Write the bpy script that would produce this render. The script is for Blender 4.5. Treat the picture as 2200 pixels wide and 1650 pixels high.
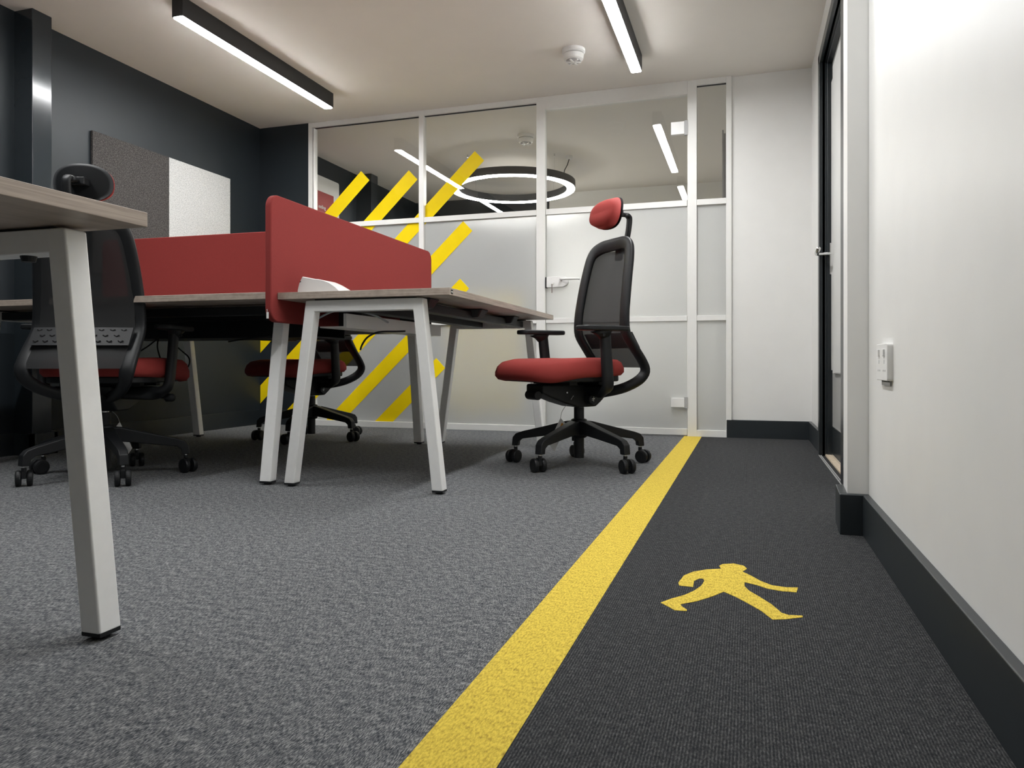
import bpy, bmesh, math, random
from mathutils import Vector, Matrix
random.seed(7)
PI = math.pi; R = math.radians
sc = bpy.context.scene
for o in list(bpy.data.objects): bpy.data.objects.remove(o)
COL = sc.collection

# ---------------------------------------------------------------- camera
W_PX, F_PX, HORIZON, CAM_H, YAW = 2200.0, 1592.0, 778.0, 0.47, math.atan(507/1592)
cam = bpy.data.cameras.new('camera'); co = bpy.data.objects.new('camera', cam); COL.objects.link(co)
cam.sensor_fit = 'HORIZONTAL'; cam.sensor_width = 36.0; cam.lens = 36.0*F_PX/W_PX
cam.shift_y = -(825.0-HORIZON)/W_PX
cam.clip_start = 0.02; cam.clip_end = 60
co.location = (0, 0, CAM_H); co.rotation_euler = (R(90), 0, YAW)
sc.camera = co
# ---------------------------------------------------------------- world, exposure
w = bpy.data.worlds.new('world'); sc.world = w; w.use_nodes = True
w.node_tree.nodes['Background'].inputs[0].default_value = (0.8, 0.85, 0.9, 1)
w.node_tree.nodes['Background'].inputs[1].default_value = 0.0   # closed room, no daylight
sc.view_settings.view_transform = 'Standard'
sc.view_settings.look = 'None'
sc.view_settings.exposure = 1.64
sc.view_settings.gamma = 1.0
sc.view_settings.use_curve_mapping = False
LAMP = 34.0        # radiance of the linear light diffusers
RING = 34.0
WARM = (0.99, 1.0, 1.0)
CEIL = 2.25

# ---------------------------------------------------------------- materials
MATS = {}
def newmat(name):
    m = bpy.data.materials.new(name); m.use_nodes = True
    nt = m.node_tree; b = nt.nodes['Principled BSDF']; MATS[name] = m
    return m, nt, b
def setb(b, col=None, rough=None, metal=None, spec=None):
    if col is not None: b.inputs['Base Color'].default_value = (*col, 1)
    if rough is not None: b.inputs['Roughness'].default_value = rough
    if metal is not None: b.inputs['Metallic'].default_value = metal
    if spec is not None: b.inputs['Specular IOR Level'].default_value = spec
def nd(nt, t, **kw):
    n = nt.nodes.new(t)
    for k, v in kw.items(): setattr(n, k, v)
    return n
def coords(nt, scale):
    tc = nd(nt, 'ShaderNodeTexCoord'); mp = nd(nt, 'ShaderNodeMapping')
    mp.inputs['Scale'].default_value = scale
    nt.links.new(tc.outputs['Object'], mp.inputs['Vector']); return mp.outputs['Vector']
def noise(nt, vec, scale=1.0, detail=2.0, rough=0.5):
    n = nd(nt, 'ShaderNodeTexNoise'); n.inputs['Scale'].default_value = scale
    n.inputs['Detail'].default_value = detail; n.inputs['Roughness'].default_value = rough
    nt.links.new(vec, n.inputs['Vector']); return n.outputs['Fac']
def ramp(nt, fac, stops):
    r = nd(nt, 'ShaderNodeValToRGB'); e = r.color_ramp.elements
    while len(e) < len(stops): e.new(0.5)
    for el, (p, c) in zip(e, stops): el.position = p; el.color = (*c, 1)
    nt.links.new(fac, r.inputs['Fac']); return r.outputs['Color']
def bump(nt, b, h, strength, dist):
    n = nd(nt, 'ShaderNodeBump'); n.inputs['Strength'].default_value = strength; n.inputs['Distance'].default_value = dist
    nt.links.new(h, n.inputs['Height']); nt.links.new(n.outputs['Normal'], b.inputs['Normal'])
def math_(nt, op, a, b_):
    n = nd(nt, 'ShaderNodeMath', operation=op)
    for i, v in enumerate((a, b_)):
        if isinstance(v, (int, float)): n.inputs[i].default_value = v
        else: nt.links.new(v, n.inputs[i])
    return n.outputs[0]
def simple(name, col, rough=0.5, metal=0.0, spec=0.5, nscale=None, namp=0.06, bmp=0):
    """a colour with a little procedural mottling (and, where asked, fine relief)"""
    m, nt, b = newmat(name); setb(b, col, rough, metal, spec)
    f = noise(nt, coords(nt, (1, 1, 1)), nscale or 40.0, 3.0)
    lo = tuple(c*(1-namp) for c in col); hi = tuple(min(1, c*(1+namp)) for c in col)
    nt.links.new(ramp(nt, f, [(0.3, lo), (0.7, hi)]), b.inputs['Base Color'])
    if bmp: bump(nt, b, f, bmp, 0.002)
    return m
simple('white_paint', (0.80, 0.795, 0.775), 0.42, spec=0.35, nscale=9, namp=0.012, bmp=0.02)
simple('ceiling_paint', (0.82, 0.785, 0.735), 0.9, spec=0.1, nscale=6, namp=0.01)
simple('charcoal_paint', (0.0165, 0.022, 0.0265), 0.46, spec=0.38, nscale=7, namp=0.04, bmp=0.015)
simple('charcoal_gloss', (0.021, 0.0275, 0.0325), 0.16, spec=0.6, nscale=7, namp=0.04)
simple('skirting_paint', (0.0165, 0.0215, 0.025), 0.38, spec=0.55, nscale=20, namp=0.05)
simple('frame_white', (0.80, 0.795, 0.77), 0.4, nscale=30, namp=0.01)
simple('metal_white', (0.90, 0.90, 0.885), 0.38, nscale=60, namp=0.012)
simple('metal_grey', (0.42, 0.42, 0.42), 0.45, nscale=50, namp=0.03)
simple('black_plastic', (0.0085, 0.0095, 0.011), 0.5, spec=0.38, nscale=200, namp=0.1)
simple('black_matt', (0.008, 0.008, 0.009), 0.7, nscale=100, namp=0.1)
simple('dark_grey_plastic', (0.022, 0.023, 0.025), 0.55, nscale=200, namp=0.08)
simple('lamp_housing', (0.018, 0.02, 0.022), 0.5, nscale=120, namp=0.06)
simple('red_fabric', (0.245, 0.036, 0.033), 0.85, spec=0.2, nscale=700, namp=0.10, bmp=0.05)
simple('red_seat', (0.295, 0.039, 0.034), 0.8, spec=0.25, nscale=900, namp=0.10, bmp=0.05)
simple('yellow_film', (0.95, 0.70, 0.004), 0.6, spec=0.12, nscale=20, namp=0.015)
simple('white_plastic', (0.82, 0.815, 0.80), 0.35, nscale=30, namp=0.01)
simple('paper_white', (0.78, 0.78, 0.76), 0.6, nscale=30, namp=0.02)
simple('orange_print', (0.75, 0.30, 0.03), 0.6, nscale=30, namp=0.03)
simple('red_print', (0.36, 0.05, 0.045), 0.6, nscale=20, namp=0.02)
simple('door_black', (0.014, 0.018, 0.021), 0.32, nscale=60, namp=0.05)
simple('door_glass_grey', (0.46, 0.455, 0.44), 0.25, nscale=4, namp=0.04)
simple('panel_grey', (0.60, 0.60, 0.585), 0.35, nscale=6, namp=0.03)
simple('sill_wood', (0.58, 0.48, 0.36), 0.6, nscale=60, namp=0.1)
simple('steel', (0.72, 0.72, 0.72), 0.22, metal=1.0, nscale=60, namp=0.02)
simple('string_grey', (0.5, 0.5, 0.5), 0.6, nscale=60, namp=0.02)
simple('cable_white', (0.42, 0.44, 0.46), 0.5, nscale=60, namp=0.02)
def m_emit(name, col, s):
    m, nt, b = newmat(name); nt.nodes.remove(b)
    e = nd(nt, 'ShaderNodeEmission'); e.inputs[0].default_value = (*col, 1); e.inputs[1].default_value = s
    nt.links.new(e.outputs[0], nt.nodes['Material Output'].inputs[0])
m_emit('diffuser', WARM, LAMP); m_emit('ring_diffuser', (1, 0.975, 0.94), RING)
def m_carpet(name, stops, sx, sy, ribs=None):
    m, nt, b = newmat(name); setb(b, (0.2, 0.2, 0.2), 0.95, spec=0.08)
    f1 = noise(nt, coords(nt, (sx, sy, 1)), 1.0, 3.0, 0.62)
    f2 = noise(nt, coords(nt, (60, 60, 1)), 1.0, 2.0, 0.5)
    f = math_(nt, 'ADD', math_(nt, 'MULTIPLY', f1, 0.78), math_(nt, 'MULTIPLY', f2, 0.22))
    if ribs:
        wv = nd(nt, 'ShaderNodeTexWave', wave_type='BANDS', bands_direction='X')
        wv.inputs['Scale'].default_value = ribs; wv.inputs['Distortion'].default_value = 0.6
        nt.links.new(coords(nt, (1, 1, 1)), wv.inputs['Vector'])
        f = math_(nt, 'ADD', math_(nt, 'MULTIPLY', f, 0.86), math_(nt, 'MULTIPLY', wv.outputs['Fac'], 0.14))
    nt.links.new(ramp(nt, f, stops), b.inputs['Base Color'])
    bump(nt, b, f, 0.35, 0.003)
m_carpet('carpet_grey', [(0.36, (0.026, 0.031, 0.037)), (0.48, (0.095, 0.100, 0.108)), (0.63, (0.32, 0.32, 0.315))], 600, 125)
m_carpet('carpet_dark', [(0.32, (0.014, 0.0155, 0.018)), (0.50, (0.040, 0.041, 0.043)), (0.70, (0.12, 0.12, 0.12))], 380, 150, ribs=75)
m_carpet('carpet_yellow', [(0.30, (0.30, 0.20, 0.035)), (0.42, (0.54, 0.39, 0.06)), (0.58, (0.76, 0.58, 0.09))], 300, 110)
def m_wood():
    m, nt, b = newmat('desk_wood'); setb(b, (0.3, 0.25, 0.2), 0.45, spec=0.4)
    f = noise(nt, coords(nt, (5, 5, 260)), 1.0, 4.0, 0.6)
    g = noise(nt, coords(nt, (40, 7, 60)), 1.0, 3.0, 0.5)
    h = math_(nt, 'ADD', math_(nt, 'MULTIPLY', f, 0.65), math_(nt, 'MULTIPLY', g, 0.35))
    nt.links.new(ramp(nt, h, [(0.32, (0.28, 0.225, 0.18)), (0.5, (0.42, 0.35, 0.295)), (0.7, (0.56, 0.48, 0.405))]), b.inputs['Base Color'])
m_wood()
def m_felt(name, lo, mid, hi):
    m, nt, b = newmat(name); setb(b, mid, 0.95, spec=0.05)
    f = noise(nt, coords(nt, (1, 1, 1)), 160.0, 4.0, 0.7)
    nt.links.new(ramp(nt, f, [(0.34, lo), (0.5, mid), (0.68, hi)]), b.inputs['Base Color']); bump(nt, b, f, 0.3, 0.002)
m_felt('felt_dark', (0.03, 0.029, 0.028), (0.066, 0.062, 0.060), (0.13, 0.122, 0.118))
m_felt('felt_pale', (0.33, 0.34, 0.34), (0.53, 0.535, 0.53), (0.68, 0.67, 0.66))
def m_glass():
    m, nt, b = newmat('clear_glass'); nt.nodes.remove(b)
    lw = nd(nt, 'ShaderNodeLayerWeight'); lw.inputs['Blend'].default_value = 0.5
    fac = math_(nt, 'ADD', math_(nt, 'MULTIPLY', math_(nt, 'POWER', lw.outputs['Facing'], 5.0), 0.95), 0.045)
    t = nd(nt, 'ShaderNodeBsdfTransparent'); t.inputs[0].default_value = (0.95, 0.955, 0.945, 1)
    g = nd(nt, 'ShaderNodeBsdfGlossy'); g.inputs['Roughness'].default_value = 0.004
    mx = nd(nt, 'ShaderNodeMixShader'); nt.links.new(fac, mx.inputs[0]); nt.links.new(t.outputs[0], mx.inputs[1]); nt.links.new(g.outputs[0], mx.inputs[2])
    nt.links.new(mx.outputs[0], nt.nodes['Material Output'].inputs[0])
m_glass()
def m_frost():
    m, nt, b = newmat('frosted_glass'); nt.nodes.remove(b)
    d = nd(nt, 'ShaderNodeBsdfDiffuse'); d.inputs[0].default_value = (0.74, 0.75, 0.74, 1)
    t = nd(nt, 'ShaderNodeBsdfRefraction'); t.inputs[0].default_value = (0.93, 0.94, 0.93, 1)
    t.inputs['Roughness'].default_value = 0.42; t.inputs['IOR'].default_value = 1.3
    g = nd(nt, 'ShaderNodeBsdfGlossy'); g.inputs['Roughness'].default_value = 0.45
    a = nd(nt, 'ShaderNodeMixShader'); a.inputs[0].default_value = 0.55
    nt.links.new(d.outputs[0], a.inputs[1]); nt.links.new(t.outputs[0], a.inputs[2])
    c = nd(nt, 'ShaderNodeMixShader'); c.inputs[0].default_value = 0.05
    nt.links.new(a.outputs[0], c.inputs[1]); nt.links.new(g.outputs[0], c.inputs[2])
    nt.links.new(c.outputs[0], nt.nodes['Material Output'].inputs[0])
m_frost()
def m_mesh():
    m, nt, b = newmat('chair_mesh'); setb(b, (0.012, 0.0125, 0.0135), 0.75)
    ck = nd(nt, 'ShaderNodeTexChecker'); ck.inputs['Scale'].default_value = 900
    nt.links.new(coords(nt, (1, 1, 1)), ck.inputs['Vector'])
    t = nd(nt, 'ShaderNodeBsdfTransparent'); mx = nd(nt, 'ShaderNodeMixShader')
    fac = math_(nt, 'ADD', math_(nt, 'MULTIPLY', ck.outputs['Fac'], 0.03), 0.05)
    nt.links.new(fac, mx.inputs[0]); nt.links.new(b.outputs[0], mx.inputs[1]); nt.links.new(t.outputs[0], mx.inputs[2])
    nt.links.new(mx.outputs[0], nt.nodes['Material Output'].inputs[0])
m_mesh()

# ---------------------------------------------------------------- mesh helpers
class MB:
    def __init__(s): s.v = []; s.f = []
    def add(s, vs, fs):
        n = len(s.v); s.v += [tuple(p) for p in vs]; s.f += [tuple(i+n for i in f) for f in fs]; return s
    def box(s, x0, x1, y0, y1, z0, z1):
        if x0 > x1: x0, x1 = x1, x0
        if y0 > y1: y0, y1 = y1, y0
        return s.add([(x0,y0,z0),(x1,y0,z0),(x1,y1,z0),(x0,y1,z0),(x0,y0,z1),(x1,y0,z1),(x1,y1,z1),(x0,y1,z1)],
                     [(0,3,2,1),(4,5,6,7),(0,1,5,4),(1,2,6,5),(2,3,7,6),(3,0,4,7)])
    def hexa(s, bot, top):
        """bot and top: four points each, counter-clockwise seen from above"""
        return s.add(list(bot)+list(top), [(0,3,2,1),(4,5,6,7),(0,1,5,4),(1,2,6,5),(2,3,7,6),(3,0,4,7)])
    def prism(s, pts, fn, a, b):
        """2D polygon extruded from a to b; fn(u, v, w) gives the 3D point"""
        n = len(pts)
        vs = [fn(u, v, a) for u, v in pts]+[fn(u, v, b) for u, v in pts]
        fs = [tuple(range(n-1, -1, -1)), tuple(range(n, 2*n))]+[(i, (i+1) % n, n+(i+1) % n, n+i) for i in range(n)]
        return s.add(vs, fs)
    def lathe(s, prof, c=(0,0,0), axis='Z', n=28):
        """prof: (radius, height) from bottom to top, closed with caps"""
        def P(r, h, k):
            a = 2*PI*k/n; x, y = r*math.cos(a), r*math.sin(a)
            p = {'Z': (x, y, h), 'X': (h, x, y), 'Y': (y, h, x)}[axis]
            return (p[0]+c[0], p[1]+c[1], p[2]+c[2])
        vs = [P(r, h, k) for r, h in prof for k in range(n)]; fs = []
        for j in range(len(prof)-1):
            for k in range(n):
                fs.append((j*n+k, j*n+(k+1) % n, (j+1)*n+(k+1) % n, (j+1)*n+k))
        fs.append(tuple(range(n-1, -1, -1))); fs.append(tuple((len(prof)-1)*n+k for k in range(n)))
        return s.add(vs, fs)
    def sweep(s, path, ra, rb=None, ref=(0,0,1), n=8, closed=False, sq=2.0):
        """superellipse section (ra along the in-plane side, rb along the reference side) swept along path"""
        pts = [Vector(p) for p in path]; m = len(pts); vs = []
        for i in range(m):
            if closed: T = pts[(i+1) % m]-pts[i-1]
            else: T = pts[min(i+1, m-1)]-pts[max(i-1, 0)]
            T.normalize(); N = Vector(ref[i] if isinstance(ref, list) else ref); N = N-T*N.dot(T)
            if N.length < 1e-5: N = T.orthogonal()
            N.normalize(); B = T.cross(N)
            a = ra[i] if isinstance(ra, list) else ra
            b = a if rb is None else (rb[i] if isinstance(rb, list) else rb)
            for k in range(n):
                t = 2*PI*(k+0.5)/n; cc, ss = math.cos(t), math.sin(t)
                x = math.copysign(abs(cc)**(2/sq), cc); y = math.copysign(abs(ss)**(2/sq), ss)
                vs.append(pts[i]+B*(a*x)+N*(b*y))
        fs = []
        for i in range(m if closed else m-1):
            j = (i+1) % m
            for k in range(n): fs.append((i*n+k, i*n+(k+1) % n, j*n+(k+1) % n, j*n+k))
        if not closed:
            fs.append(tuple(range(n-1, -1, -1))); fs.append(tuple((m-1)*n+k for k in range(n)))
        return s.add(vs, fs)
    def grid(s, fn, nu, nv):
        vs = [fn(i/nu, j/nv) for j in range(nv+1) for i in range(nu+1)]
        fs = [(j*(nu+1)+i, j*(nu+1)+i+1, (j+1)*(nu+1)+i+1, (j+1)*(nu+1)+i) for j in range(nv) for i in range(nu)]
        return s.add(vs, fs)
    def mesh(s, name, mat, smooth=False, recalc=True):
        me = bpy.data.meshes.new(name); me.from_pydata(s.v, [], s.f)
        if recalc:
            bm = bmesh.new(); bm.from_mesh(me); bmesh.ops.recalc_face_normals(bm, faces=bm.faces); bm.to_mesh(me); bm.free()
        me.materials.append(MATS[mat])
        if smooth: me.shade_smooth()
        me.update(); return me
    def build(s, name, mat, parent=None, smooth=False, bevel=0, seg=2, sub=0):
        return link(name, s.mesh(name, mat, smooth or bevel > 0 or sub > 0), parent, bevel, seg, sub)
def link(name, me, parent=None, bevel=0, seg=2, sub=0):
    o = bpy.data.objects.new(name, me); COL.objects.link(o)
    if parent: o.parent = parent
    if bevel:
        m = o.modifiers.new('bevel', 'BEVEL'); m.width = bevel; m.segments = seg; m.limit_method = 'ANGLE'; m.angle_limit = R(35); m.harden_normals = True
    if sub:
        m = o.modifiers.new('sub', 'SUBSURF'); m.levels = sub; m.render_levels = sub
    return o
def box(name, mat, dims, parent=None, bevel=0, seg=2): return MB().box(*dims).build(name, mat, parent, bevel=bevel, seg=seg)
def empty(name, loc=(0,0,0), rz=0):
    o = bpy.data.objects.new(name, None); COL.objects.link(o); o.location = loc; o.rotation_euler = (0,0,rz); o.empty_display_size = 0.1; return o
def tag(o, label=None, cat=None, group=None, kind=None):
    if label: o['label'] = label
    if cat: o['category'] = cat
    if group: o['group'] = group
    if kind: o['kind'] = kind
    return o
def struct(name, mat, mb, bevel=0, label=None):
    o = mb.build(name, mat, bevel=bevel); tag(o, label, kind='structure'); return o
def copy_tree(o, parent=None):
    c = o.copy(); COL.objects.link(c); c.parent = parent
    for ch in list(o.children): copy_tree(ch, c)
    return c
def rrect(x0, x1, z0, z1, r, n=6, r2=None):
    out = []
    for cx, cz, a0 in ((x1-r, z1-r, 0), (x0+r, z1-r, 90), (x0+r, z0+r, 180), (x1-r, z0+r, 270)):
        for k in range(n+1):
            a = R(a0+90*k/n); out.append((cx+r*math.cos(a), cz+r*math.sin(a)))
    return out

def cat(pts, n=5, closed=False):
    q = [Vector(p) for p in pts]; out = []; m = len(q)
    for i in range(m if closed else m-1):
        if closed: p0, p1, p2, p3 = q[i-1], q[i], q[(i+1) % m], q[(i+2) % m]
        else: p0, p1, p2, p3 = q[max(i-1, 0)], q[i], q[i+1], q[min(i+2, m-1)]
        for s_ in range(n):
            t = s_/n; out.append(.5*((2*p1)+(p2-p0)*t+(2*p0-5*p1+4*p2-p3)*t*t+(3*p1-p0-3*p2+p3)*t**3))
    if not closed: out.append(q[-1])
    return out

# ================================================================ the setting
XL, YF, YB = -3.545, -2.6, 7.58        # left wall, wall behind the camera, far wall of the back room
YG = 4.80                               # front of the glazed partition
floor = struct('floor', 'carpet_grey', MB().box(XL-.15, .75, YF-.15, YB+.15, -.12, 0), label='mottled mid-grey carpet floor')
wk = box('walkway_carpet', 'carpet_dark', (-.277, .375, YF, 4.83, -.02, .0012), floor); wk['label'] = 'dark ribbed carpet of the walkway'
ys = box('floor_strip', 'carpet_yellow', (-.385, -.277, YF, 4.83, -.02, .0016), floor); ys['label'] = 'straight yellow carpet strip'
RUN = [(-.162,1.463),(-.145,1.493),(-.121,1.526),(-.105,1.56),(-.093,1.6),(-.089,1.635),(-.092,1.652),(-.1,1.652),(-.11,1.629),(-.109,1.585),(-.137,1.586),(-.141,1.606),(-.134,1.664),(-.117,1.7),(-.089,1.728),(-.058,1.744),(-.063,1.768),(-.056,1.785),(-.032,1.798),(-.009,1.785),(-.002,1.762),(-.012,1.735),(.006,1.708),(.026,1.672),(.048,1.647),(.076,1.641),(.099,1.647),(.094,1.612),(.066,1.611),(.039,1.62),(.016,1.64),(-.007,1.653),(-.007,1.624),(.002,1.594),(.024,1.555),(.044,1.516),(.06,1.471),(.072,1.463),(.096,1.467),(.096,1.458),(.066,1.438),(.043,1.428),(.023,1.473),(0,1.51),(-.024,1.545),(-.047,1.571),(-.069,1.531),(-.096,1.492),(-.125,1.464),(-.12,1.451),(-.11,1.436),(-.11,1.428),(-.132,1.426),(-.145,1.443)]
rn = MB().prism(RUN, lambda u, v, w_: (u, v, w_), .0005, .0020).build('walking_figure', 'carpet_yellow', floor); rn['label'] = 'yellow walking person pictogram set into the carpet'
struct('ceiling', 'ceiling_paint', MB().box(XL-.15, .75, YF-.15, YB+.15, CEIL, CEIL+.12), label='plain off-white ceiling')
wl = struct('wall_left', 'charcoal_paint', MB().box(XL-.15, XL, YF-.15, YB+.15, 0, CEIL), label='charcoal painted wall')
box('column', 'charcoal_gloss', (XL-.02, -3.425, 2.815, 2.925, 0, CEIL), wl, bevel=.003)
box('column', 'charcoal_paint', (XL-.02, -3.385, 6.255, 6.385, 0, CEIL), wl, bevel=.003)
bl = MB().box(XL, XL+.018, YF, 2.80, 0, .11).box(XL, XL+.018, 2.94, YG-.018, 0, .11).box(XL, -3.407, 2.797, 2.815, 0, .11).box(-3.425, -3.407, 2.797, 2.943, 0, .11).box(XL, -3.407, 2.925, 2.943, 0, .11)
struct('baseboard_left', 'skirting_paint', bl, label='charcoal skirting board')
# far end: dark pier, glazed partition, white pier
wp = struct('wall_back_left', 'charcoal_paint', MB().box(XL, -3.122, YG, YG+.11, 0, CEIL), label='charcoal pier beside the glazed partition')
box('skirting', 'skirting_paint', (XL+.018, -3.122, YG-.018, YG, 0, .11), wp)
wr = struct('wall_back_right', 'white_paint', MB().box(-.097, .75, YG+.02, YG+.14, 0, CEIL), label='white painted end wall')
struct('wall_back_far', 'white_paint', MB().box(-2.0, .75, YB, YB+.15, 0, CEIL), label='white wall at the end of the room behind the glass')
struct('wall_back_far_dark', 'charcoal_paint', MB().box(XL, -2.0, YB, YB+.15, 0, CEIL), label='charcoal wall at the end of the room behind the glass')
struct('wall_front', 'white_paint', MB().box(XL, .75, YF-.15, YF, 0, CEIL))
rw = MB().box(.313, .75, YF, 2.212, 0, CEIL).hexa([(.2595, 2.215, 0), (.75, 2.208, 0), (.75, 2.368, 0), (.267, 2.368, 0)], [(.2595, 2.215, CEIL), (.75, 2.208, CEIL), (.75, 2.368, CEIL), (.267, 2.368, CEIL)]).box(.367, .75, 2.368, 3.02, 0, CEIL)
rw.box(.367, .75, 4.03, YG+.03, 0, CEIL).box(.367, .75, 3.02, 4.03, 2.0, CEIL).box(.50, .75, 3.02, 4.03, 0, 2.0).box(.6, .75, YG+.14, YB, 0, CEIL)
struct('wall_right', 'white_paint', rw, label='white painted wall')
br = MB().box(.295, .3131, YF, 2.19, 0, .111).box(.238, .3131, 2.19, 2.2155, 0, .111).hexa([(.238, 2.2155, 0), (.2598, 2.2155, 0), (.2673, 2.368, 0), (.2455, 2.368, 0)], [(.238, 2.2155, .111), (.2598, 2.2155, .111), (.2673, 2.368, .111), (.2455, 2.368, .111)])
br.box(.349, .3671, 4.05, YG-.002, 0, .111).box(-.127, .3671, YG-.002, YG+.0205, 0, .111)
struct('baseboard_right', 'skirting_paint', br, bevel=.0025, label='black skirting board')
# ---- black door in the right wall
dr = empty('door_2', (.38, 3.52, 0)); tag(dr, 'black framed glazed door with a chrome lever handle', kind='structure')
def dbox(name, mat, x0, x1, y0, y1, z0, z1, par=dr, bevel=.002): return box(name, mat, (x0-.38, x1-.38, y0-3.52, y1-3.52, z0, z1), par, bevel)
dj = MB()
for a, b_, c, d in ((.338, .366, 3.985, 4.05), (.352, .50, 3.985, 4.03), (.374, .50, 3.972, 4.03)): dj.box(a-.38, b_-.38, c-3.52, d-3.52, 0, 2.012)
dj.build('door_jamb', 'door_black', dr, bevel=.002)
dj = MB()
for a, b_, c, d in ((.338, .366, 3.0, 3.09), (.352, .50, 3.02, 3.085)): dj.box(a-.38, b_-.38, c-3.52, d-3.52, 0, 2.012)
dj.build('door_jamb', 'door_black', dr, bevel=.002)
dh = MB()
for a, b_, c, d in ((.338, .366, 1.962, 2.012), (.352, .50, 1.962, 2.0), (.374, .50, 1.950, 2.0)): dh.box(a-.38, b_-.38, 3.0-3.52, 4.05-3.52, c, d)
dh.build('door_head', 'door_black', dr, bevel=.002)
leaf = dbox('door_leaf', 'door_black', .396, .44, 3.07, 3.972, .012, .152)
dbox('glass_panel', 'door_glass_grey', .398, .432, 3.10, 3.974, .152, 1.95, dr, 0)
dbox('stile', 'door_black', .396, .44, 3.065, 3.10, .152, 1.95)
dbox('glazing_bead', 'steel', .3955, .399, 3.10, 3.972, .150, .1545, dr, 0)
for k, (y0, y1, z0, z1, x0) in enumerate(((3.60, 3.958, .43, 1.85, .391), (3.50, 3.86, .415, 1.89, .387), (3.42, 3.76, .42, 1.88, .384))):
    dbox('pale_panel', 'panel_grey', x0, .3985, y0, y1, z0, z1, dr, .002)  # overlapping pale grey panels on the door glass
hp = dbox('handle_plate', 'steel', .384, .396, 3.955, 3.971, .902, 1.058, dr, .002)
hl = MB().sweep([(.396-.38, 3.963-3.52, 1.005), (.335-.38, 3.963-3.52, 1.005), (.325-.38, 3.955-3.52, 1.005), (.323-.38, 3.94-3.52, 1.007), (.325-.38, 3.85-3.52, 1.018)], .010, .009, n=10)
hl.build('lever', 'steel', dr, smooth=True)
dbox('threshold', 'black_matt', .335, .50, 3.02, 4.03, -.01, .004)
for a in (.336, .344): dbox('threshold_trim', 'metal_grey', a, a+.004, 3.05, 3.99, 0, .007, dr, 0)
dbox('sill_board', 'sill_wood', .366, .392, 3.06, 3.985, 0, .012)
dbox('weather_strip', 'steel', .392, .397, 3.06, 3.985, 0, .022, dr, 0)
# ---- glazed partition
PX = dict(p0=(-3.122, -3.090), p1=(-2.222, -2.185), p2=(-1.357, -1.296), p3=(-.365, -.308), p4=(-.13, -.097))
gp = empty('window_1', (-1.6, YG+.02, 0)); tag(gp, 'white framed glazed partition with clear upper and frosted lower panes', kind='structure')
def gbox(name, mat, x0, x1, z0, z1, y0=0.0, y1=.05, par=gp, bevel=.0015): return box(name, mat, (x0+1.6, x1+1.6, YG+y0-(YG+.02), YG+y1-(YG+.02), z0, z1), par, bevel)
for k, (a, b_) in PX.items(): gbox('post', 'frame_white', a, b_, 0, CEIL)
gbox('channel', 'black_matt', -3.090, -3.084, .04, 2.21, .012, .05); gbox('channel', 'frame_white', -3.084, -3.074, .04, 2.21, .006, .05)
for a, b_ in ((-3.09, -2.222), (-2.185, -1.357), (-.308, -.13)):
    gbox('head_rail', 'frame_white', a, b_, 2.214, CEIL)
    gbox('black_strip', 'black_matt', a, b_, 2.210, 2.214, .018, .032, bevel=0)  # thin black strip along the underside of the head rail
    gbox('mid_rail', 'frame_white', a, b_, 1.459, 1.495, .004, .046)
    gbox('bottom_rail', 'frame_white', a, b_, 0, .042, 0, .05)
    gbox('clear_pane', 'clear_glass', a, b_, 1.495, 2.209, .021, .029, bevel=0)
    if a < -3: gbox('frosted_pane', 'frosted_glass', a, b_, .042, 1.459, .021, .029, bevel=0)
    else:
        gbox('low_rail', 'frame_white', a, b_, .731, .763, .004, .046)
        gbox('frosted_pane', 'frosted_glass', a, b_, .042, .731, .021, .029, bevel=0)
        gbox('frosted_pane', 'frosted_glass', a, b_, .763, 1.459, .021, .029, bevel=0)
gbox('head_rail', 'frame_white', -1.296, -.365, 2.164, CEIL, -.004, .05)
# glass door
gd = empty('door_1', (-.83, YG+.02, 0)); tag(gd, 'frosted glass office door with a white lever lock', kind='structure')
def g2(name, mat, x0, x1, z0, z1, y0=0.0, y1=.05, par=gd, bevel=.0015): return box(name, mat, (x0+.83, x1+.83, y0-.02, y1-.02, z0, z1), par, bevel)
a, b_ = -1.296, -.365
g2('clear_pane', 'clear_glass', a+.004, b_-.004, 1.497, 2.164, .018, .028, bevel=0)
g2('frosted_pane', 'frosted_glass', a+.004, b_-.004, .763, 1.459, .018, .028, bevel=0)
g2('frosted_pane', 'frosted_glass', a+.004, b_-.004, .048, .731, .018, .028, bevel=0)
g2('mid_rail', 'frame_white', a+.003, b_-.003, 1.459, 1.497, .008, .038)
g2('low_rail', 'frame_white', a+.003, b_-.003, .731, .763, .008, .038)
g2('bottom_rail', 'frame_white', a+.003, b_-.003, .008, .048, .004, .042)
for z0, z1 in ((1.912, 1.992), (.184, .242)):
    h = g2('hinge', 'white_plastic', -.466, -.382, z0, z1, -.012, .018, bevel=.002)
    MB().box(-.384+.83, -.362+.83, -.026, .004, z0-.005, z1+.006).build('hinge_knuckle', 'metal_grey', h)
lk = MB().prism([(-1.283, 1.038), (-1.17, 1.042), (-1.14, 1.03), (-1.135, 1.0), (-1.145, .982), (-1.17, .970), (-1.283, .968)][::-1], lambda u, v, q: (u+.83, q, v), -.034, .0).build('lock_case', 'white_plastic', gd, bevel=.003)
MB().box(-1.292+.83, -1.282+.83, -.03, .0, .966, 1.038).build('strike', 'black_matt', lk)
MB().sweep([(-1.18+.83, -.03, 1.018), (-1.178+.83, -.064, 1.018), (-1.165+.83, -.072, 1.018), (-1.06+.83, -.072, 1.018), (-1.05+.83, -.066, 1.014)], .0085, .0085, n=10).build('lever', 'white_plastic', lk, smooth=True)
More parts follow.
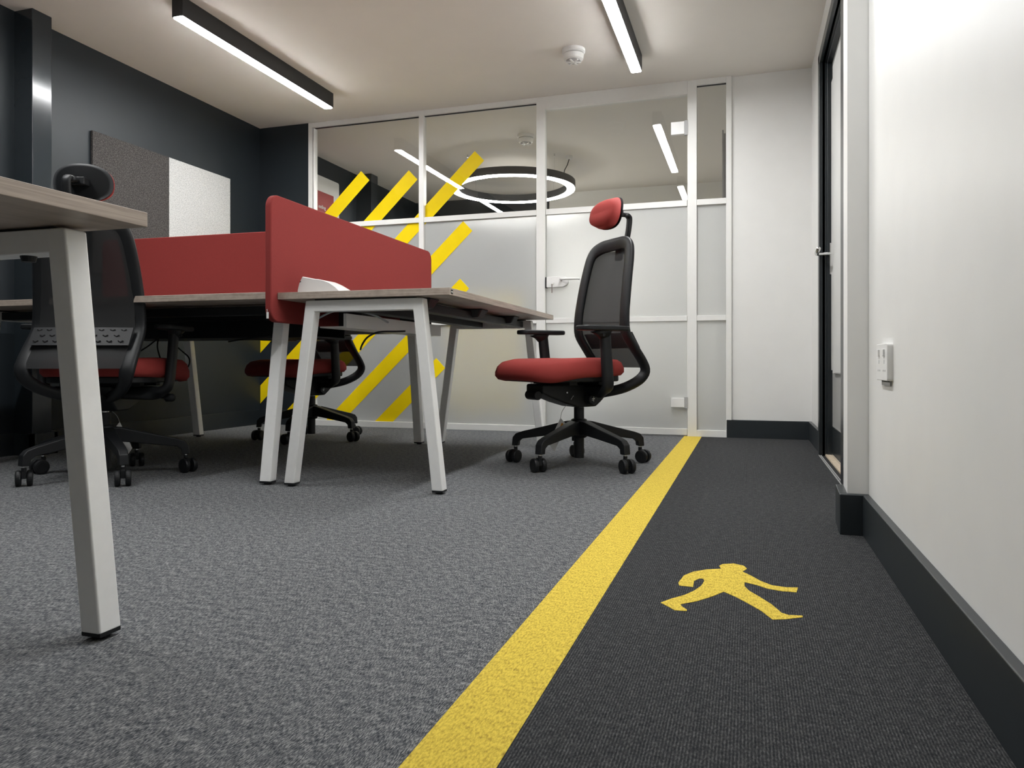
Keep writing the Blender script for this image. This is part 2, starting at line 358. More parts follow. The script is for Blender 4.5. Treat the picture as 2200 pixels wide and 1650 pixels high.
MB().lathe([(.010, -.046), (.010, -.03)], (-1.24+.83, 0, .996), 'Y', 16).build('lock_cylinder', 'white_plastic', lk, smooth=False)
MB().box(-1.2435+.83, -1.2385+.83, -.05, -.046, .93, .99).build('key', 'steel', lk)
# yellow film stripes on panes and on the charcoal pier
SL = .95; nrm = math.hypot(1, SL); DU = (-1/nrm, -SL/nrm); NV = (SL/nrm, -1/nrm)
TIPS = [(-2.696, 1.867), (-2.313, 1.843), (-1.809, 1.937), (-1.892, 1.453), (-1.916, 1.053), (-2.096, .499)]
def clip(poly, ax, lim, keep_gt):
    out = []
    for i in range(len(poly)):
        p, q = poly[i], poly[(i+1) % len(poly)]
        ip = (p[ax] > lim) == keep_gt; iq = (q[ax] > lim) == keep_gt
        if ip: out.append(p)
        if ip != iq:
            t = (lim-p[ax])/(q[ax]-p[ax]); out.append((p[0]+(q[0]-p[0])*t, p[1]+(q[1]-p[1])*t))
    return out
for tx, tz in TIPS:
    L = 3.0; wd = .0985
    poly = [(tx, tz), (tx+NV[0]*wd, tz+NV[1]*wd), (tx+NV[0]*wd+DU[0]*L, tz+NV[1]*wd+DU[1]*L), (tx+DU[0]*L, tz+DU[1]*L)]
    for x0, x1, z0, z1, y0, par, off in ((-3.074, -2.222, .042, 1.459, YG+.0205, gp, (-1.6, YG+.02)), (-3.074, -2.222, 1.495, 2.209, YG+.0300, gp, (-1.6, YG+.02)),
                               (-2.185, -1.357, .042, .731, YG+.0205, gp, (-1.6, YG+.02)), (-2.185, -1.357, .763, 1.459, YG+.0205, gp, (-1.6, YG+.02)), (-2.185, -1.357, 1.495, 2.209, YG+.0300, gp, (-1.6, YG+.02)),
                               (-3.541, -3.126, .112, 2.2, YG, wp, (0, 0))):
        q = clip(clip(clip(clip(poly, 0, x0, True), 0, x1, False), 1, z0, True), 1, z1, False)
        if len(q) >= 3:
            o = MB().prism(q, lambda u, v, w_, off=off: (u-off[0], w_-off[1], v), y0-.0015, y0+.0004).build('film_stripe', 'yellow_film', par)
            o['label'] = 'yellow diagonal film stripe'
# steel post in the back room, seen through the narrow pane
struct('trim_1', 'metal_grey', MB().box(-.175, -.165, 5.47, 5.55, 0, 2.12).box(-.165, -.135, 5.49, 5.53, 0, 2.10), label='slim grey door frame in the room behind the glass')

# ================================================================ lights
def linear_light(x, y0, y1, housing, label, name='linear_ceiling_light'):
    t = empty(name, (x, (y0+y1)/2, 2.155)); tag(t, label, 'ceiling light', 'linear ceiling lights')
    hl_ = (y1-y0)/2
    MB().box(-.032, .032, -hl_, hl_, .0, .0955).build('housing', housing, t, bevel=.0015)
    pts = rrect(-.029, .029, -hl_+.002, hl_-.002, .012)
    MB().prism(pts, lambda u, v, q: (u, v, q), -.004, .0005).build('diffuser', 'diffuser', t)
    return t
linear_light(-2.65, 2.945, 4.32, 'lamp_housing', 'black linear ceiling light beside the charcoal wall, nearest the glass')
linear_light(-.617, 2.945, 4.32, 'lamp_housing', 'black linear ceiling light above the walkway strip, nearest the glass')
linear_light(-2.65, 1.03, 2.40, 'lamp_housing', 'linear ceiling light beside the charcoal wall, mirrored in the glass', 'linear_ceiling_light_offscreen')
linear_light(-.617, 1.03, 2.40, 'lamp_housing', 'linear ceiling light above the walkway strip, mirrored in the glass', 'linear_ceiling_light_offscreen')
# ring pendant behind the glass
rg = empty('ring_pendant', (-2.03, 6.40, 2.03)); tag(rg, 'black ring pendant light hanging behind the glass partition', 'pendant light')
NR = 72
def ring(r0, r1, z0, z1):
    m = MB(); vs = []
    for k in range(NR):
        c_, s_ = math.cos(2*PI*k/NR), math.sin(2*PI*k/NR)
        vs += [(r0*c_, r0*s_, z0), (r1*c_, r1*s_, z0), (r1*c_, r1*s_, z1), (r0*c_, r0*s_, z1)]
    fs = []
    for k in range(NR):
        j = (k+1) % NR
        for e in range(4): fs.append((k*4+e, k*4+(e+1) % 4, j*4+(e+1) % 4, j*4+e))
    return m.add(vs, fs)
ring(.487, .565, .003, .068).build('ring_body', 'lamp_housing', rg, bevel=.0015)
ring(.492, .560, -.002, .004).build('ring_diffuser', 'ring_diffuser', rg)
for ang in (75, 165, 255, 345):
    cx_, cy_ = .526*math.cos(R(ang-15)), .526*math.sin(R(ang-15))
    MB().lathe([(.0012, .06), (.0012, CEIL-2.03-.02)], (cx_, cy_, 0), n=6).build('suspension_wire', 'steel', rg)
    MB().lathe([(.006, CEIL-2.03-.025), (.006, CEIL-2.03)], (cx_, cy_, 0), n=10).build('wire_cap', 'steel', rg)
MB().lathe([(.028, CEIL-2.03-.03), (.03, CEIL-2.03)], (.56, -.16, 0), n=20).build('ceiling_rose', 'white_plastic', rg)
MB().sweep([(.56, -.16, CEIL-2.03-.03), (.545, -.165, .14), (.52, -.16, .10), (.515, -.165, .065)], .004, n=6).build('power_cable', 'black_plastic', rg, smooth=True)
def smoke(x, y, label):
    t = empty('smoke_detector', (x, y, CEIL)); tag(t, label, 'smoke detector', 'ceiling smoke detectors')
    MB().lathe([(.058, -.024), (.066, -.016), (.066, 0)], n=32).build('mounting_base', 'white_plastic', t, smooth=False)
    MB().lathe([(.044, -.031), (.044, -.023)], n=32).build('neck', 'white_plastic', t)
    MB().lathe([(.044, -.062), (.055, -.056), (.059, -.030)], n=32).build('cover', 'white_plastic', t)
    MB().lathe([(.040, -.068), (.044, -.060)], n=32).build('sensing_grille', 'metal_grey', t)
    c = MB()
    for k in range(3):
        a = k*PI/3+.3; u = Vector((math.cos(a), math.sin(a), 0)); v = Vector((-u.y, u.x, 0))
        p = [u*.043+v*.004, -u*.043+v*.004, -u*.043-v*.004, u*.043-v*.004]
        c.hexa([q+Vector((0,0,-.074)) for q in p], [q+Vector((0,0,-.066)) for q in p])
    c.build('grille_bars', 'white_plastic', t)
smoke(-.947, 4.13, 'white smoke detector on the ceiling in front of the glass partition')
smoke(-1.66, 5.57, 'white smoke detector on the ceiling behind the glass, above the ring pendant')

yp_ = empty('standing_screen', (-2.0, 5.55, 0), R(0)); tag(yp_, 'yellow standing panel seen as a blur behind the frosted glass', 'screen')
MB().prism(rrect(-.32, .32, .06, 1.02, .04), lambda u, v, q: (u, q, v), -.015, .015).build('panel', 'yellow_film', yp_, bevel=.004)
for x in (-.22, .22): MB().box(x-.02, x+.02, -.16, .16, 0, .07).build('foot', 'metal_grey', yp_, bevel=.004)

# ================================================================ wall things
for nm, mt, y0, y1, lb in (('felt_board', 'felt_dark', 3.27, 3.85, 'dark grey felt pinboard panel on the charcoal wall'), ('felt_board', 'felt_pale', 3.851, 4.437, 'pale grey felt pinboard panel on the charcoal wall')):
    t = empty(nm, (XL, (y0+y1)/2, .98)); tag(t, lb, 'pinboard', 'felt pinboard panels')
    MB().box(.004, .018, y0-(y0+y1)/2, y1-(y0+y1)/2, 0, .80).build('felt_face', mt, t, bevel=.001)
    MB().box(0, .0045, y0-(y0+y1)/2+.001, y1-(y0+y1)/2-.001, .001, .799).build('backing', 'black_matt', t)
pt = empty('wall_sign', (XL, 5.55, 1.4)); tag(pt, 'pale wall board with a red panel and white lettering behind the glass', 'sign')
MB().prism(rrect(-.45, .376, 0, .687, .02), lambda u, v, q: (q, u, v), 0, .012).build('board', 'paper_white', pt)
MB().box(.012, .0135, -.40, .281, .05, .552).build('red_panel', 'red_print', pt)
def text_mesh(txt, size, name, mat, parent, loc, rot, ext=.0006):
    cu = bpy.data.curves.new(name, 'FONT'); cu.body = txt; cu.size = size; cu.extrude = ext
    tmp = bpy.data.objects.new(name+'_tmp', cu); COL.objects.link(tmp)
    dg = bpy.context.evaluated_depsgraph_get(); dg.update()
    me = bpy.data.meshes.new_from_object(tmp.evaluated_get(dg)); bpy.data.objects.remove(tmp)
    me.materials.clear(); me.materials.append(MATS[mat]); o = link(name, me, parent); o.location = loc; o.rotation_euler = rot; return o
text_mesh('estling', .045, 'lettering', 'paper_white', pt, (.0145, .035, .405), (R(90), 0, R(90)))
so = empty('wall_socket', (.313, 1.93, .47)); tag(so, 'white double power socket on the white wall above the black skirting', 'socket')
MB().prism(rrect(-.073, .073, -.043, .043, .006), lambda u, v, q: (q, u, v), -.013, .001).build('face_plate', 'white_plastic', so, bevel=.0015)
for y in (-.035, .035):
    MB().box(-.017, -.012, y-.008, y+.008, .014, .030).build('rocker_switch', 'white_plastic', so, bevel=.001)
    for dy, z0, z1, hw in ((0, -.004, .005, .002), (-.011, -.022, -.018, .0032), (.011, -.022, -.018, .0032)):
        MB().box(-.0134, -.0125, y+dy-hw, y+dy+hw, z0, z1).build('pin_slot', 'metal_grey', so)
MB().box(-.004, .001, -.055, .055, -.055, -.043).build('back_box', 'metal_grey', so)
MB().box(-.0045, .001, -.05, .05, -.046, -.043).build('dark_sliver', 'black_matt', so)  # thin dark piece along the lower edge of the face plate

# ================================================================ desks
def leg(parent, top, foot, plane, thick, mat='metal_white', wd=.042):
    """one raking square leg: top/foot = (position of outer edge, z); plane 'X' rakes along x, 'Y' along y"""
    (ut, zt, st), (uf, zf, sf) = top, foot
    a, b_ = thick
    def P(u, w_, z): return (u, w_, z) if plane == 'X' else (w_, u, z)
    s = st*wd
    us = sorted((uf, uf+s)); ut_ = sorted((ut, ut+s))
    m = MB()
    if plane == 'X':
        bot = [P(us[0], a, zf), P(us[1], a, zf), P(us[1], b_, zf), P(us[0], b_, zf)]
        tp = [P(ut_[0], a, zt), P(ut_[1], a, zt), P(ut_[1], b_, zt), P(ut_[0], b_, zt)]
    else:
        bot = [P(us[0], a, zf), P(us[0], b_, zf), P(us[1], b_, zf), P(us[1], a, zf)]
        tp = [P(ut_[0], a, zt), P(ut_[0], b_, zt), P(ut_[1], b_, zt), P(ut_[1], a, zt)]
    m.hexa(bot, tp); o = m.build('leg', mat, parent, bevel=.004)
    c = Vector(bot[0]); d = Vector(bot[2])
    ft = MB().box(min(c.x, d.x)+.001, max(c.x, d.x)-.001, min(c.y, d.y)+.001, max(c.y, d.y)-.001, zf-.005, zf+.002)
    ft.lathe([(.014, 0), (.016, zf-.003)], ((c.x+d.x)/2, (c.y+d.y)/2, 0), n=16)
    ft.build('foot', 'black_plastic', o)
    return o
TOPZ, TT = .731, .0255
def single_desk(loc, rz, label, flip=False):
    """local: x 0..0.69 across, y 0..1.6 along; the near end is y=0"""
    D = empty('desk', loc, rz); tag(D, label, 'desk', 'white legged office desks')
    MB().box(0, .69, 0, 1.6, TOPZ-TT, TOPZ).build('desktop', 'desk_wood', D, bevel=.0012)
    for y0, y1 in ((.022, .067), (1.533, 1.578)):
        leg(D, (.105, .700, 1), (.012, .012, 1), 'X', (y0, y1)); leg(D, (.578, .700, -1), (.655, .012, -1), 'X', (y0, y1))
        MB().box(.112, .572, y0+.0005, y1-.0005, .658, .7005).build('frame_beam', 'metal_white', D, bevel=.003)
        MB().box(.14, .54, y0+.008, y1-.008, .700, TOPZ-TT+.0005).build('spacer', 'black_matt', D)
    return D
A = single_desk((-1.683, 2.384, 0), R(1.4), 'oak-topped desk with white raking legs beside the mesh chair by the glass door')
for x0, x1, z0 in ((.475, .535, .662), (.24, .30, .662)):
    MB().box(x0, x1, .07, 1.53, z0, .695).build('slide_rail', 'black_plastic', A, bevel=.004)
for y in (.13, .72, 1.24):
    MB().hexa([(.50, y-.05, .668), (.56, y-.035, .668), (.56, y+.035, .668), (.50, y+.05, .668)], [(.44, y-.07, TOPZ-TT+.0005), (.585, y-.05, TOPZ-TT+.0005), (.585, y+.05, TOPZ-TT+.0005), (.44, y+.07, TOPZ-TT+.0005)]).build('slide_bracket', 'black_plastic', A, bevel=.008)
tr = MB().box(.165, .178, .20, 1.20, .612, .662).box(.06, .178, .20, 1.20, .606, .612).build('cable_tray', 'metal_white', A)
MB().box(.06, .165, .35, .5, .612, .69).build('tray_bracket', 'black_plastic', A); MB().box(.06, .165, .95, 1.1, .612, .69).build('tray_bracket', 'black_plastic', A)
st = MB().box(.6895, .6906, .012, .031, TOPZ-.021, TOPZ-.006).build('maker_sticker', 'black_plastic', A)
MB().box(.6904, .6909, .014, .029, TOPZ-.0155, TOPZ-.0115).build('sticker_print', 'paper_white', st)
MB().sweep(cat([(.10, .12, .64), (.16, .14, .668), (.22, .18, .672), (.28, .24, .655), (.31, .30, .63)]), .004, n=8).build('cable', 'cable_white', A, smooth=True)
MB().sweep(cat([(.27, .55, .605), (.25, .50, .602), (.22, .40, .596), (.19, .36, .575), (.175, .34, .545), (.17, .33, .52)]), .004, n=8).build('cable', 'black_plastic', A, smooth=True)
Dk = single_desk((-1.689, -.560, 0), R(0.0), 'oak-topped desk with white raking legs standing apart, chair pushed beyond its end')
MB().lathe([(.011, .648), (.014, .659)], (.47, 1.555, 0), n=16).build('bolt_cap', 'black_plastic', Dk)
# bench of two desks, back to back
BE = empty('bench_desk', (-1.712, 2.352, 0), R(1.4)); tag(BE, 'back to back double bench desk on white legs behind the red screens', 'desk')
MB().box(-1.6, 0, 0, .785, TOPZ-TT, TOPZ).build('desktop', 'desk_wood', BE, bevel=.0012)
MB().box(-1.6, 0, .825, 1.61, TOPZ-TT, TOPZ).build('desktop', 'desk_wood', BE, bevel=.0012)
for x0, x1 in ((-.072, -.024), (-1.576, -1.528)):
    leg(BE, (.165, .700, 1), (.062, .012, 1), 'Y', (x0, x1)); leg(BE, (1.455, .700, -1), (1.56, .012, -1), 'Y', (x0, x1))
    MB().box(x0+.0005, x1-.0005, .172, 1.45, .658, .7005).build('frame_beam', 'metal_white', BE, bevel=.003)
    MB().box(x0+.008, x1-.008, .2, 1.42, .70, TOPZ-TT+.0005).build('spacer', 'black_matt', BE)
MB().box(-1.53, -.07, 1.40, 1.44, .628, .662).build('rear_beam', 'metal_grey', BE, bevel=.003)  # white metal beam; the grey colour stands for its shade under the desk
for y0, y1 in ((.20, .26), (.52, .58), (1.03, 1.09), (1.25, 1.31)):
    MB().box(-1.53, -.07, y0, y1, .662, .697).build('slide_rail', 'black_plastic', BE, bevel=.004)
MB().box(-1.40, -.22, .62, .63, .585, .70).box(-1.40, -.22, .63, .99, .585, .592).box(-1.40, -.22, .985, .995, .585, .66).build('cable_tray', 'black_plastic', BE)
for pts in ([(-1.22, .60, .59), (-1.20, .57, .56), (-1.215, .55, .48), (-1.22, .52, .40), (-1.23, .50, .30)], [(-1.02, .60, .59), (-1.05, .57, .55), (-1.14, .54, .49), (-1.215, .52, .45), (-1.23, .51, .38)],
            [(-1.02, .60, .58), (-.99, .56, .54), (-.95, .54, .47), (-.93, .52, .42)], [(-.93, .60, .56), (-.86, .57, .525), (-.80, .55, .49), (-.795, .54, .45), (-.83, .53, .42)], [(-.30, .60, .60), (-.40, .56, .585), (-.5, .54, .575), (-.58, .55, .565)]):
    MB().sweep(cat(pts, 6), .0035, n=6).build('cable', 'black_plastic', BE, smooth=True)
# red screens
s1 = empty('desk_screen', (-1.6975, 2.345, .62), R(1.4)); tag(s1, 'tall red fabric screen along the side of the single desk', 'desk screen', 'red desk screens')
MB().prism(rrect(0, 1.55, 0, .478, .05, 8), lambda u, v, q: (q, u, v), -.0135, .0135).build('panel', 'red_fabric', s1, bevel=.006, seg=3)
tg = MB().box(-.005, .003, -.0016, .001, .012, .036).build('care_tag', 'paper_white', s1)
text_mesh('S', .012, 'tag_mark', 'paper_white', s1, (-.005, -.0012, .038), (R(90), 0, 0), .0004)
s2 = empty('desk_screen', (-1.7365, 3.155, .707), R(1.4)); tag(s2, 'red fabric screen dividing the two halves of the bench desk', 'desk screen', 'red desk screens')
MB().prism(rrect(-1.55, .0, 0, .411, .03, 6), lambda u, v, q: (u, q, v), -.0135, .0135).build('panel', 'red_fabric', s2, bevel=.005, seg=2)
# white cover lying on desk A
wc = empty('white_cover', (-1.54, 2.48, TOPZ)); tag(wc, 'white curved plastic cover lying on the desk against the red screen', 'cover')
prof = [(-.088, .0), (-.088, .012), (-.081, .038), (-.068, .063), (-.05, .060), (-.02, .053), (.0, .051), (.025, .046), (.05, .036), (.075, .020), (.094, .002), (.096, 0)]
def cov(u, v, q):
    k = 1-.55*max(0, (q-.03)/.07)**1.5
    return (u*(.9+.1*k), q, v*k)
cv = MB(); n = len(prof); qs = [-.05, -.045, -.02, .01, .03, .05, .07, .09]
for q in qs: cv.v += [cov(u*(1 if q > -.05 else .985), max(0, v*(1 if q > -.05 else .96)), q) for u, v in prof]
for j in range(len(qs)-1):
    for i in range(n): cv.f.append((j*n+i, j*n+(i+1) % n, (j+1)*n+(i+1) % n, (j+1)*n+i))
cv.f.append(tuple(range(n))); cv.f.append(tuple((len(qs)-1)*n+i for i in range(n)))
cv.build('shell', 'white_plastic', wc, bevel=.002)
MB().lathe([(.0022, -.0515), (.0022, -.048)], (-.074, 0, .043), 'Y', 12).build('screw_hole', 'black_matt', wc)

# ================================================================ office chairs   (local: x forward, y left, z up)
# half width and depth of the back frame by height
BK = [(.325, .035, -.06), (.335, .10, -.10), (.355, .165, -.155), (.390, .215, -.205), (.430, .236, -.226), (.475, .238, -.208), (.53, .236, -.168), (.60, .232, -.122), (.68, .228, -.118), (.76, .222, -.128), (.84, .214, -.141), (.92, .203, -.157), (.97, .190, -.168), (1.0, .165, -.178), (1.018, .11, -.19), (1.022, .05, -.197)]
BK = [(z, w_*.875, t) for z, w_, t in BK]
def at_z(z, k):
    for (z0, w0, t0), (z1, w1, t1) in zip(BK, BK[1:]):
        if z0 <= z <= z1:
            f = (z-z0)/(z1-z0); return (w0+(w1-w0)*f, t0+(t1-t0)*f)[k]
    return BK[-1][1+k]
def make_chair(base_ang):
    C_ = empty('office_chair')
    MB().lathe([(.030, .125), (.036, .13), (.040, .19), (.036, .208), (.028, .212)], n=24).build('base_hub', 'black_plastic', C_, smooth=True)
    lp = [(.02, .203), (.06, .200), (.16, .174), (.27, .147), (.302, .136), (.318, .118), (.322, .078), (.292, .078), (.289, .100), (.272, .112), (.15, .130), (.06, .142), (.02, .135)]
    m = MB(); n = len(lp)
    for sgn in (-1, 1):
        m.v += [(u, sgn*(.026-.009*min(1, u/.30)), v) for u, v in lp]
    m.f = [tuple(range(n)), tuple(range(2*n-1, n-1, -1))]+[(i, n+i, n+(i+1) % n, (i+1) % n) for i in range(n)]
    lme = m.mesh('base_leg', 'black_plastic', True)
    cm = MB()
    for y in (-.0185, .0185):
        cm.lathe([(.020, y-.0105), (.0285, y-.009), (.0305, y-.004), (.0305, y+.004), (.0285, y+.009), (.020, y+.0105)], (-.016, 0, .0305), 'Y', 24)
    cm.box(-.022, .006, -.008, .008, .03, .062); cm.lathe([(.009, .058), (.009, .072)], n=12)
    cme = cm.mesh('castor', 'black_plastic', False)
    pin = MB().lathe([(.0065, .068), (.0065, .082)], n=12).mesh('castor_pin', 'steel')
    for k in range(5):
        lg = link('base_leg', lme, C_, bevel=.004); lg.rotation_euler = (0, 0, base_ang+k*2*PI/5)
        cs = link('castor', cme, lg, bevel=.0012); cs.location = (.307, 0, 0); cs.rotation_euler = (0, 0, [2.2, .5, -1.9, 1.1, 2.9][k])
        pn = link('castor_pin', pin, lg); pn.location = (.307, 0, 0)
    MB().lathe([(.0235, .033), (.0235, .264)], n=28).build('gas_lift', 'black_plastic', C_, smooth=False, bevel=.001)
    MB().lathe([(.017, .262), (.017, .28)], n=20).build('lift_piston', 'steel', C_)
    # mechanism
    mp = [(.235, .372), (.235, .335), (.20, .318), (.12, .288), (.05, .268), (-.045, .270), (-.07, .290), (-.10, .318), (-.105, .372)]
    mh = MB().prism(mp[::-1], lambda u, v, q: (u, q, v), -.075, .075).build('mechanism', 'black_plastic', C_, bevel=.008, seg=3)
    kn = MB().lathe([(.021, .075), (.026, .080), (.026, .105), (.022, .112)], (-.005, 0, .305), 'Y', 24).build('side_knob', 'black_plastic', mh, smooth=False, bevel=.001)
    MB().box(-.0065, -.0045, .1120, .1128, .295, .318).box(-.012, .003, .1120, .1128, .306, .309).box(-.004, .004, .1120, .1128, .300, .302).build('knob_mark', 'paper_white', mh)
    MB().lathe([(.004, .0745), (.004, .0765)], (.11, 0, .335), 'Y', 12).build('bolt_head', 'steel', mh)
    MB().lathe([(.018, -.03), (.021, -.026), (.021, .056), (.018, .06)], (.247, 0, .325), 'Y', 20).build('tension_knob', 'black_plastic', mh, smooth=False, bevel=.001)
    MB().sweep([(.05, -.07, .33), (.05, -.16, .328), (.052, -.235, .322)], .007, n=8).build('height_lever', 'black_plastic', mh, smooth=True)
    MB().lathe([(.012, -.262), (.017, -.255), (.017, -.228), (.010, -.222)], (.052, 0, .321), 'Y', 16).build('lever_knob', 'black_plastic', mh, smooth=True)
    for x in (.13, -.02):
        MB().box(x-.02, x+.02, -.16, .16, .37, .387).build('seat_bracket', 'black_matt', C_)
    # seat
    sp = []
    for k in range(48):
        a = 2*PI*k/48; c_, s_ = math.cos(a), math.sin(a)
        sp.append((math.copysign(abs(c_)**.5, c_), math.copysign(abs(s_)**.5, s_)))
    pan = MB().prism([(.10+.225*u, .215*v) for u, v in sp], lambda u, v, q: (u, v, q), .385, .412).build('seat_pan', 'black_plastic', C_, bevel=.006)
    MB().box(-.122, -.1, -.03, .02, .386, .40).build('pan_label', 'paper_white', pan)
    lay = [(.86, .0, .0), (.955, .002, .1), (1.0, .016, .3), (1.0, .034, .6), (.965, .058, .9), (.90, .071, 1), (.74, .077, 1), (.5, .074, 1), (.25, .071, 1), (.06, .07, 1)]
    m = MB(); ns = 64
    for sc_, zz, tp in lay:
        for k in range(ns):
            a = 2*PI*k/ns; c_, s_ = math.cos(a), math.sin(a); e = .55
            u = math.copysign(abs(c_)**e, c_)*sc_; v = math.copysign(abs(s_)**e, s_)*sc_
            x = .108+.256*u; y = .247*v*(1+.03*math.sin(u*3.0))
            front = max(0, (u-.35)/.65)
            low = .404-.022*math.exp(-((u-.62)/.35)**2)+.012*max(0, -u-.3)          # the underside dips at the front wing
            z = low+(zz*(1.07 if True else 1))+(.404-low)*tp*1.0
            z -= tp*.026*front**2; z += tp*.006*math.exp(-((u+.25)/.4)**2)*abs(v)**2
            m.v.append((x, y, z))
    for j in range(len(lay)-1):
        for k in range(ns): m.f.append((j*ns+k, j*ns+(k+1) % ns, (j+1)*ns+(k+1) % ns, (j+1)*ns+k))
    m.f.append(tuple(range(ns-1, -1, -1))); m.f.append(tuple((len(lay)-1)*ns+k for k in range(ns)))
    m.build('seat_cushion', 'red_seat', C_, smooth=True)
    # back frame: one closed loop
    left = [(t, wd, z) for z, wd, t in BK]; right = [(t, -wd, z) for z, wd, t in BK[::-1]]
    path = cat(left+right, 4, True)
    ra = []; rb = []
    for p in path:
        f = min(1, max(0, (p.z-.36)/.10)); g = min(1, max(0, (p.z-.75)/.2))
        ra.append(.022+.008*f); rb.append(.013+.006*(1-f))
    # the frame's outer edge lies on BK, so pull the centre line inwards by about a half width
    MB().sweep([Vector((p.x, p.y*.945, p.z)) for p in path], ra, rb, ref=(1, 0, 0), n=12, closed=True, sq=2.8).build('back_frame', 'black_plastic', C_, smooth=True)
    # arm that carries the loop from the mechanism
    MB().sweep(cat([(-.02, 0, .335), (-.06, 0, .325), (-.10, 0, .327), (-.14, 0, .337)], 3), .06, .012, ref=(0, 0, 1), n=12, sq=3).build('back_bracket', 'black_plastic', C_, smooth=True)
    def mesh_pt(u, v):
        z = .445+v*(.995-.445); wd, t = at_z(z, 0), at_z(z, 1)
        y = (2*u-1)*(wd-.018); c_ = 1-(2*u-1)**2
        return (t-.012-.028*c_, y, z)
    MB().grid(mesh_pt, 16, 26).build('back_mesh', 'chair_mesh', C_, smooth=True)
    def lum(v0, v1, off, yw):
        g = MB()
        def P(i, z, o): 
            y = -yw+2*yw*i/14; t = at_z(z, 1)-.012-.028*(1-(y/.22)**2)-o
            return (t, y, z)
        for i in range(15):
            g.v += [P(i, v0, off), P(i, v1, off), P(i, v1, off+.008), P(i, v0, off+.008)]
        for i in range(14):
            for e in range(4): g.f.append((i*4+e, i*4+(e+1) % 4, (i+1)*4+(e+1) % 4, (i+1)*4+e))
        g.f += [(0, 1, 2, 3), (14*4+3, 14*4+2, 14*4+1, 14*4)]
        return g
    lb = lum(.535, .605, .010, .19).build('lumbar_support', 'dark_grey_plastic', C_, smooth=False)
    yp = MB()
    for r_ in range(3):
        for k in range(9):
            y = -.16+.04*k+(.02 if r_ % 2 else 0); z = .547+.022*r_
            if abs(y) > .175: continue
            t = at_z(z, 1)-.012-.028*(1-(y/.22)**2)-.0195
            for a in (90+0, 210, 330):
                dx, dz = math.cos(R(a+180)), math.sin(R(a+180)); px_, pz = -dz*.002, dx*.002
                q = [(y+px_, z+pz), (y-px_, z-pz), (y+dx*.011-px_, z+dz*.011-pz), (y+dx*.011+px_, z+dz*.011+pz)]
                yp.prism(q, lambda u, v, w_, t=t: (t+w_, u, v), -.0012, .003)
    yp.build('lumbar_pattern', 'black_matt', lb)
    # headrest
    MB().sweep(cat([(-.222, 0, 1.165), (-.262, 0, 1.167), (-.278, 0, 1.160), (-.283, 0, 1.145), (-.276, 0, 1.09), (-.262, 0, 1.03), (-.246, 0, .985)], 4), .016, .010, ref=(1, 0, 0), n=12, sq=3).build('headrest_stem', 'black_plastic', C_, smooth=True)
    MB().sweep([(-.222, 0, 1.022), (-.226, 0, 1.0), (-.22, 0, .95)], [.026, .028, .022], .012, ref=(1, 0, 0), n=12, sq=2.6).build('stem_socket', 'black_plastic', C_, smooth=True)
    def hr(thick, sc_, x0, bulge):
        g = MB(); na, nr = 40, 7
        for side in (1, -1):
            for j in range(nr+1):
                r = j/nr
                for k in range(na):
                    a = 2*PI*k/na; y = .116*sc_*r*math.copysign(abs(math.cos(a))**.85, math.cos(a)); z = .073*sc_*r*math.copysign(abs(math.sin(a))**.85, math.sin(a))
                    curve = 1.6*y*y                         # wraps forward at the ends
                    th = thick*math.sqrt(max(0, 1-r**2.6))
                    lowb = bulge*max(0, -z/.073)**1
                    x = x0+curve+(th*(1+lowb) if side > 0 else 0)+(.0 if side > 0 else -.004*(1-r**2))
                    g.v.append((x-.12*z, y, 1.165+z))
            for j in range(nr):
                for k in range(na):
                    b0 = (0 if side > 0 else (nr+1)*na)
                    g.f.append((b0+j*na+k, b0+j*na+(k+1) % na, b0+(j+1)*na+(k+1) % na, b0+(j+1)*na+k))
        bm0 = (nr+1)*na
        for k in range(na): g.f.append((nr*na+k, nr*na+(k+1) % na, bm0+nr*na+(k+1) % na, bm0+nr*na+k))
        return g
    hr(.060, .985, -.172, .35).build('headrest_cushion', 'red_seat', C_, smooth=True)
    hr(.010, 1.0, -.184, 0).build('headrest_shell', 'black_plastic', C_, smooth=True)
    MB().box(-.225, -.180, -.035, .035, 1.150, 1.180).build('headrest_clamp', 'black_plastic', C_, bevel=.004)
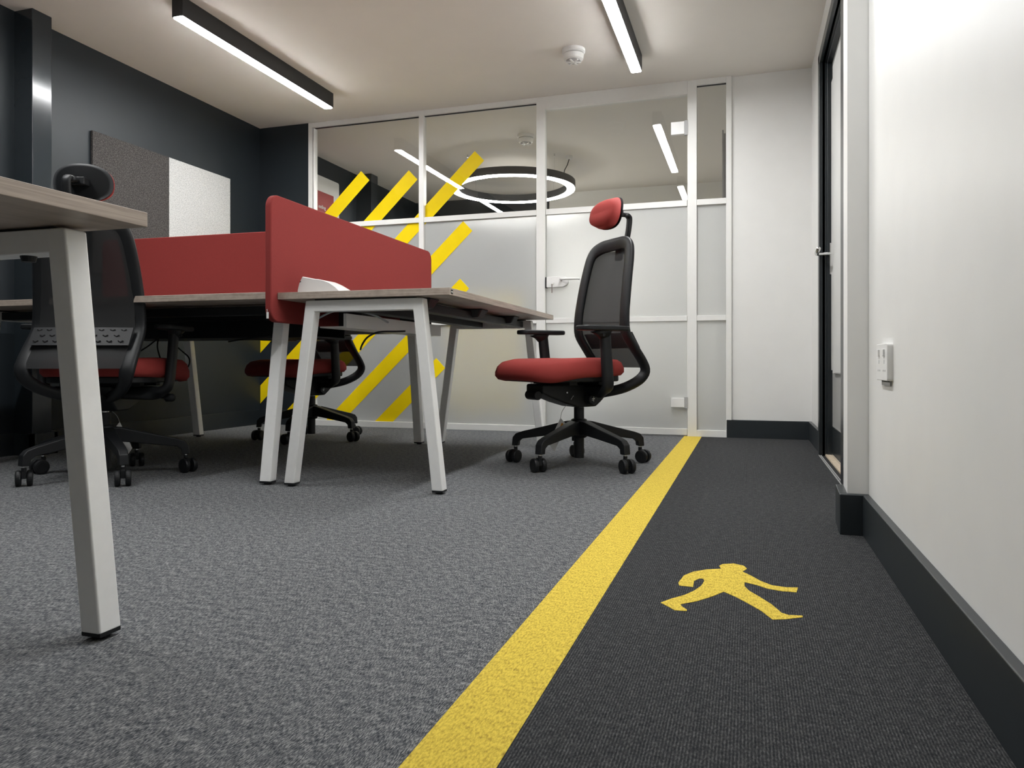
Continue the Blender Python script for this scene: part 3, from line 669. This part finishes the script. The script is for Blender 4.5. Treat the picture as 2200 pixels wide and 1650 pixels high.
    # armrests
    for s_ in (1, -1):
        pth = cat([(.0, .07*s_, .345), (.005, .19*s_, .342), (.01, .230*s_, .350), (.016, .253*s_, .378), (.026, .260*s_, .46), (.040, .265*s_, .602)], 5)
        ar = MB().sweep(pth, [.030-.006*i/(len(pth)-1) for i in range(len(pth))], [.017]*len(pth), ref=(0, 1, 0), n=14, sq=3).build('armrest', 'black_plastic', C_, smooth=True)
        MB().sweep([(.04, .265*s_, .575), (.045, .265*s_, .592), (.047, .265*s_, .606)], [.025, .036, .062], [.017, .022, .032], ref=(0, 1, 0), n=14, sq=2.6).build('arm_collar', 'black_plastic', ar, smooth=True)
        MB().prism(rrect(-.075, .172, -.042, .042, .03, 8), lambda u, v, q, s_=s_: (u, .265*s_+v, q), .603, .624).build('arm_pad', 'black_plastic', ar, bevel=.007, seg=3)
        MB().lathe([(.007, .0), (.007, .006)], (.06, .283*s_-(.006 if s_ < 0 else 0), .585), 'Y', 14).build('arm_button', 'black_matt', ar)
    # swing tag
    MB().sweep(cat([(.075, .074, .318), (.085, .085, .32), (.09, .07, .30), (.089, .0, .25), (.086, -.02, .214)], 4), .0011, n=5).build('tag_string', 'string_grey', C_, smooth=True)
    WX, WY, NX, NY = .843, -.537, .537, .843
    def tagpt(w_, z, q): return (.086+WX*w_+NX*q, -.02+WY*w_+NY*q, z)
    sw = MB().prism([(0, .217), (-.026, .187), (.028, .062), (.056, .100)], lambda u, v, q: tagpt(u, v, q), -.0005, .0005).build('swing_tag', 'paper_white', C_)
    MB().prism([(-.006, .196), (-.017, .182), (.006, .150), (.012, .160), (.002, .178)], lambda u, v, q: tagpt(u, v, q), .0004, .0009).build('tag_print', 'orange_print', sw)
    return C_
c3 = make_chair(R(34-225))
c3.location = (-.737, 3.325, 0); c3.rotation_euler = (0, 0, R(225))
tag(c3, 'black mesh office chair with red seat and headrest before the glass door', 'office chair', 'black and red office chairs')
c1 = copy_tree(c3); c1.location = (-2.528, 2.402, 0); c1.rotation_euler = (0, 0, R(110))
tag(c1, 'black mesh office chair seen from behind, pushed up to the bench desk', 'office chair')
c2 = copy_tree(c3); c2.location = (-2.54, 3.94, 0); c2.rotation_euler = (0, 0, R(250))
tag(c2, 'black mesh office chair half hidden behind the desk legs by the yellow stripes', 'office chair')
def spin(c, ang):
    i = 0
    for ch in c.children:
        if ch.name.startswith('base_leg'): ch.rotation_euler = (0, 0, ang+i*2*PI/5); i += 1
spin(c1, R(40-110)); spin(c2, R(63-250))
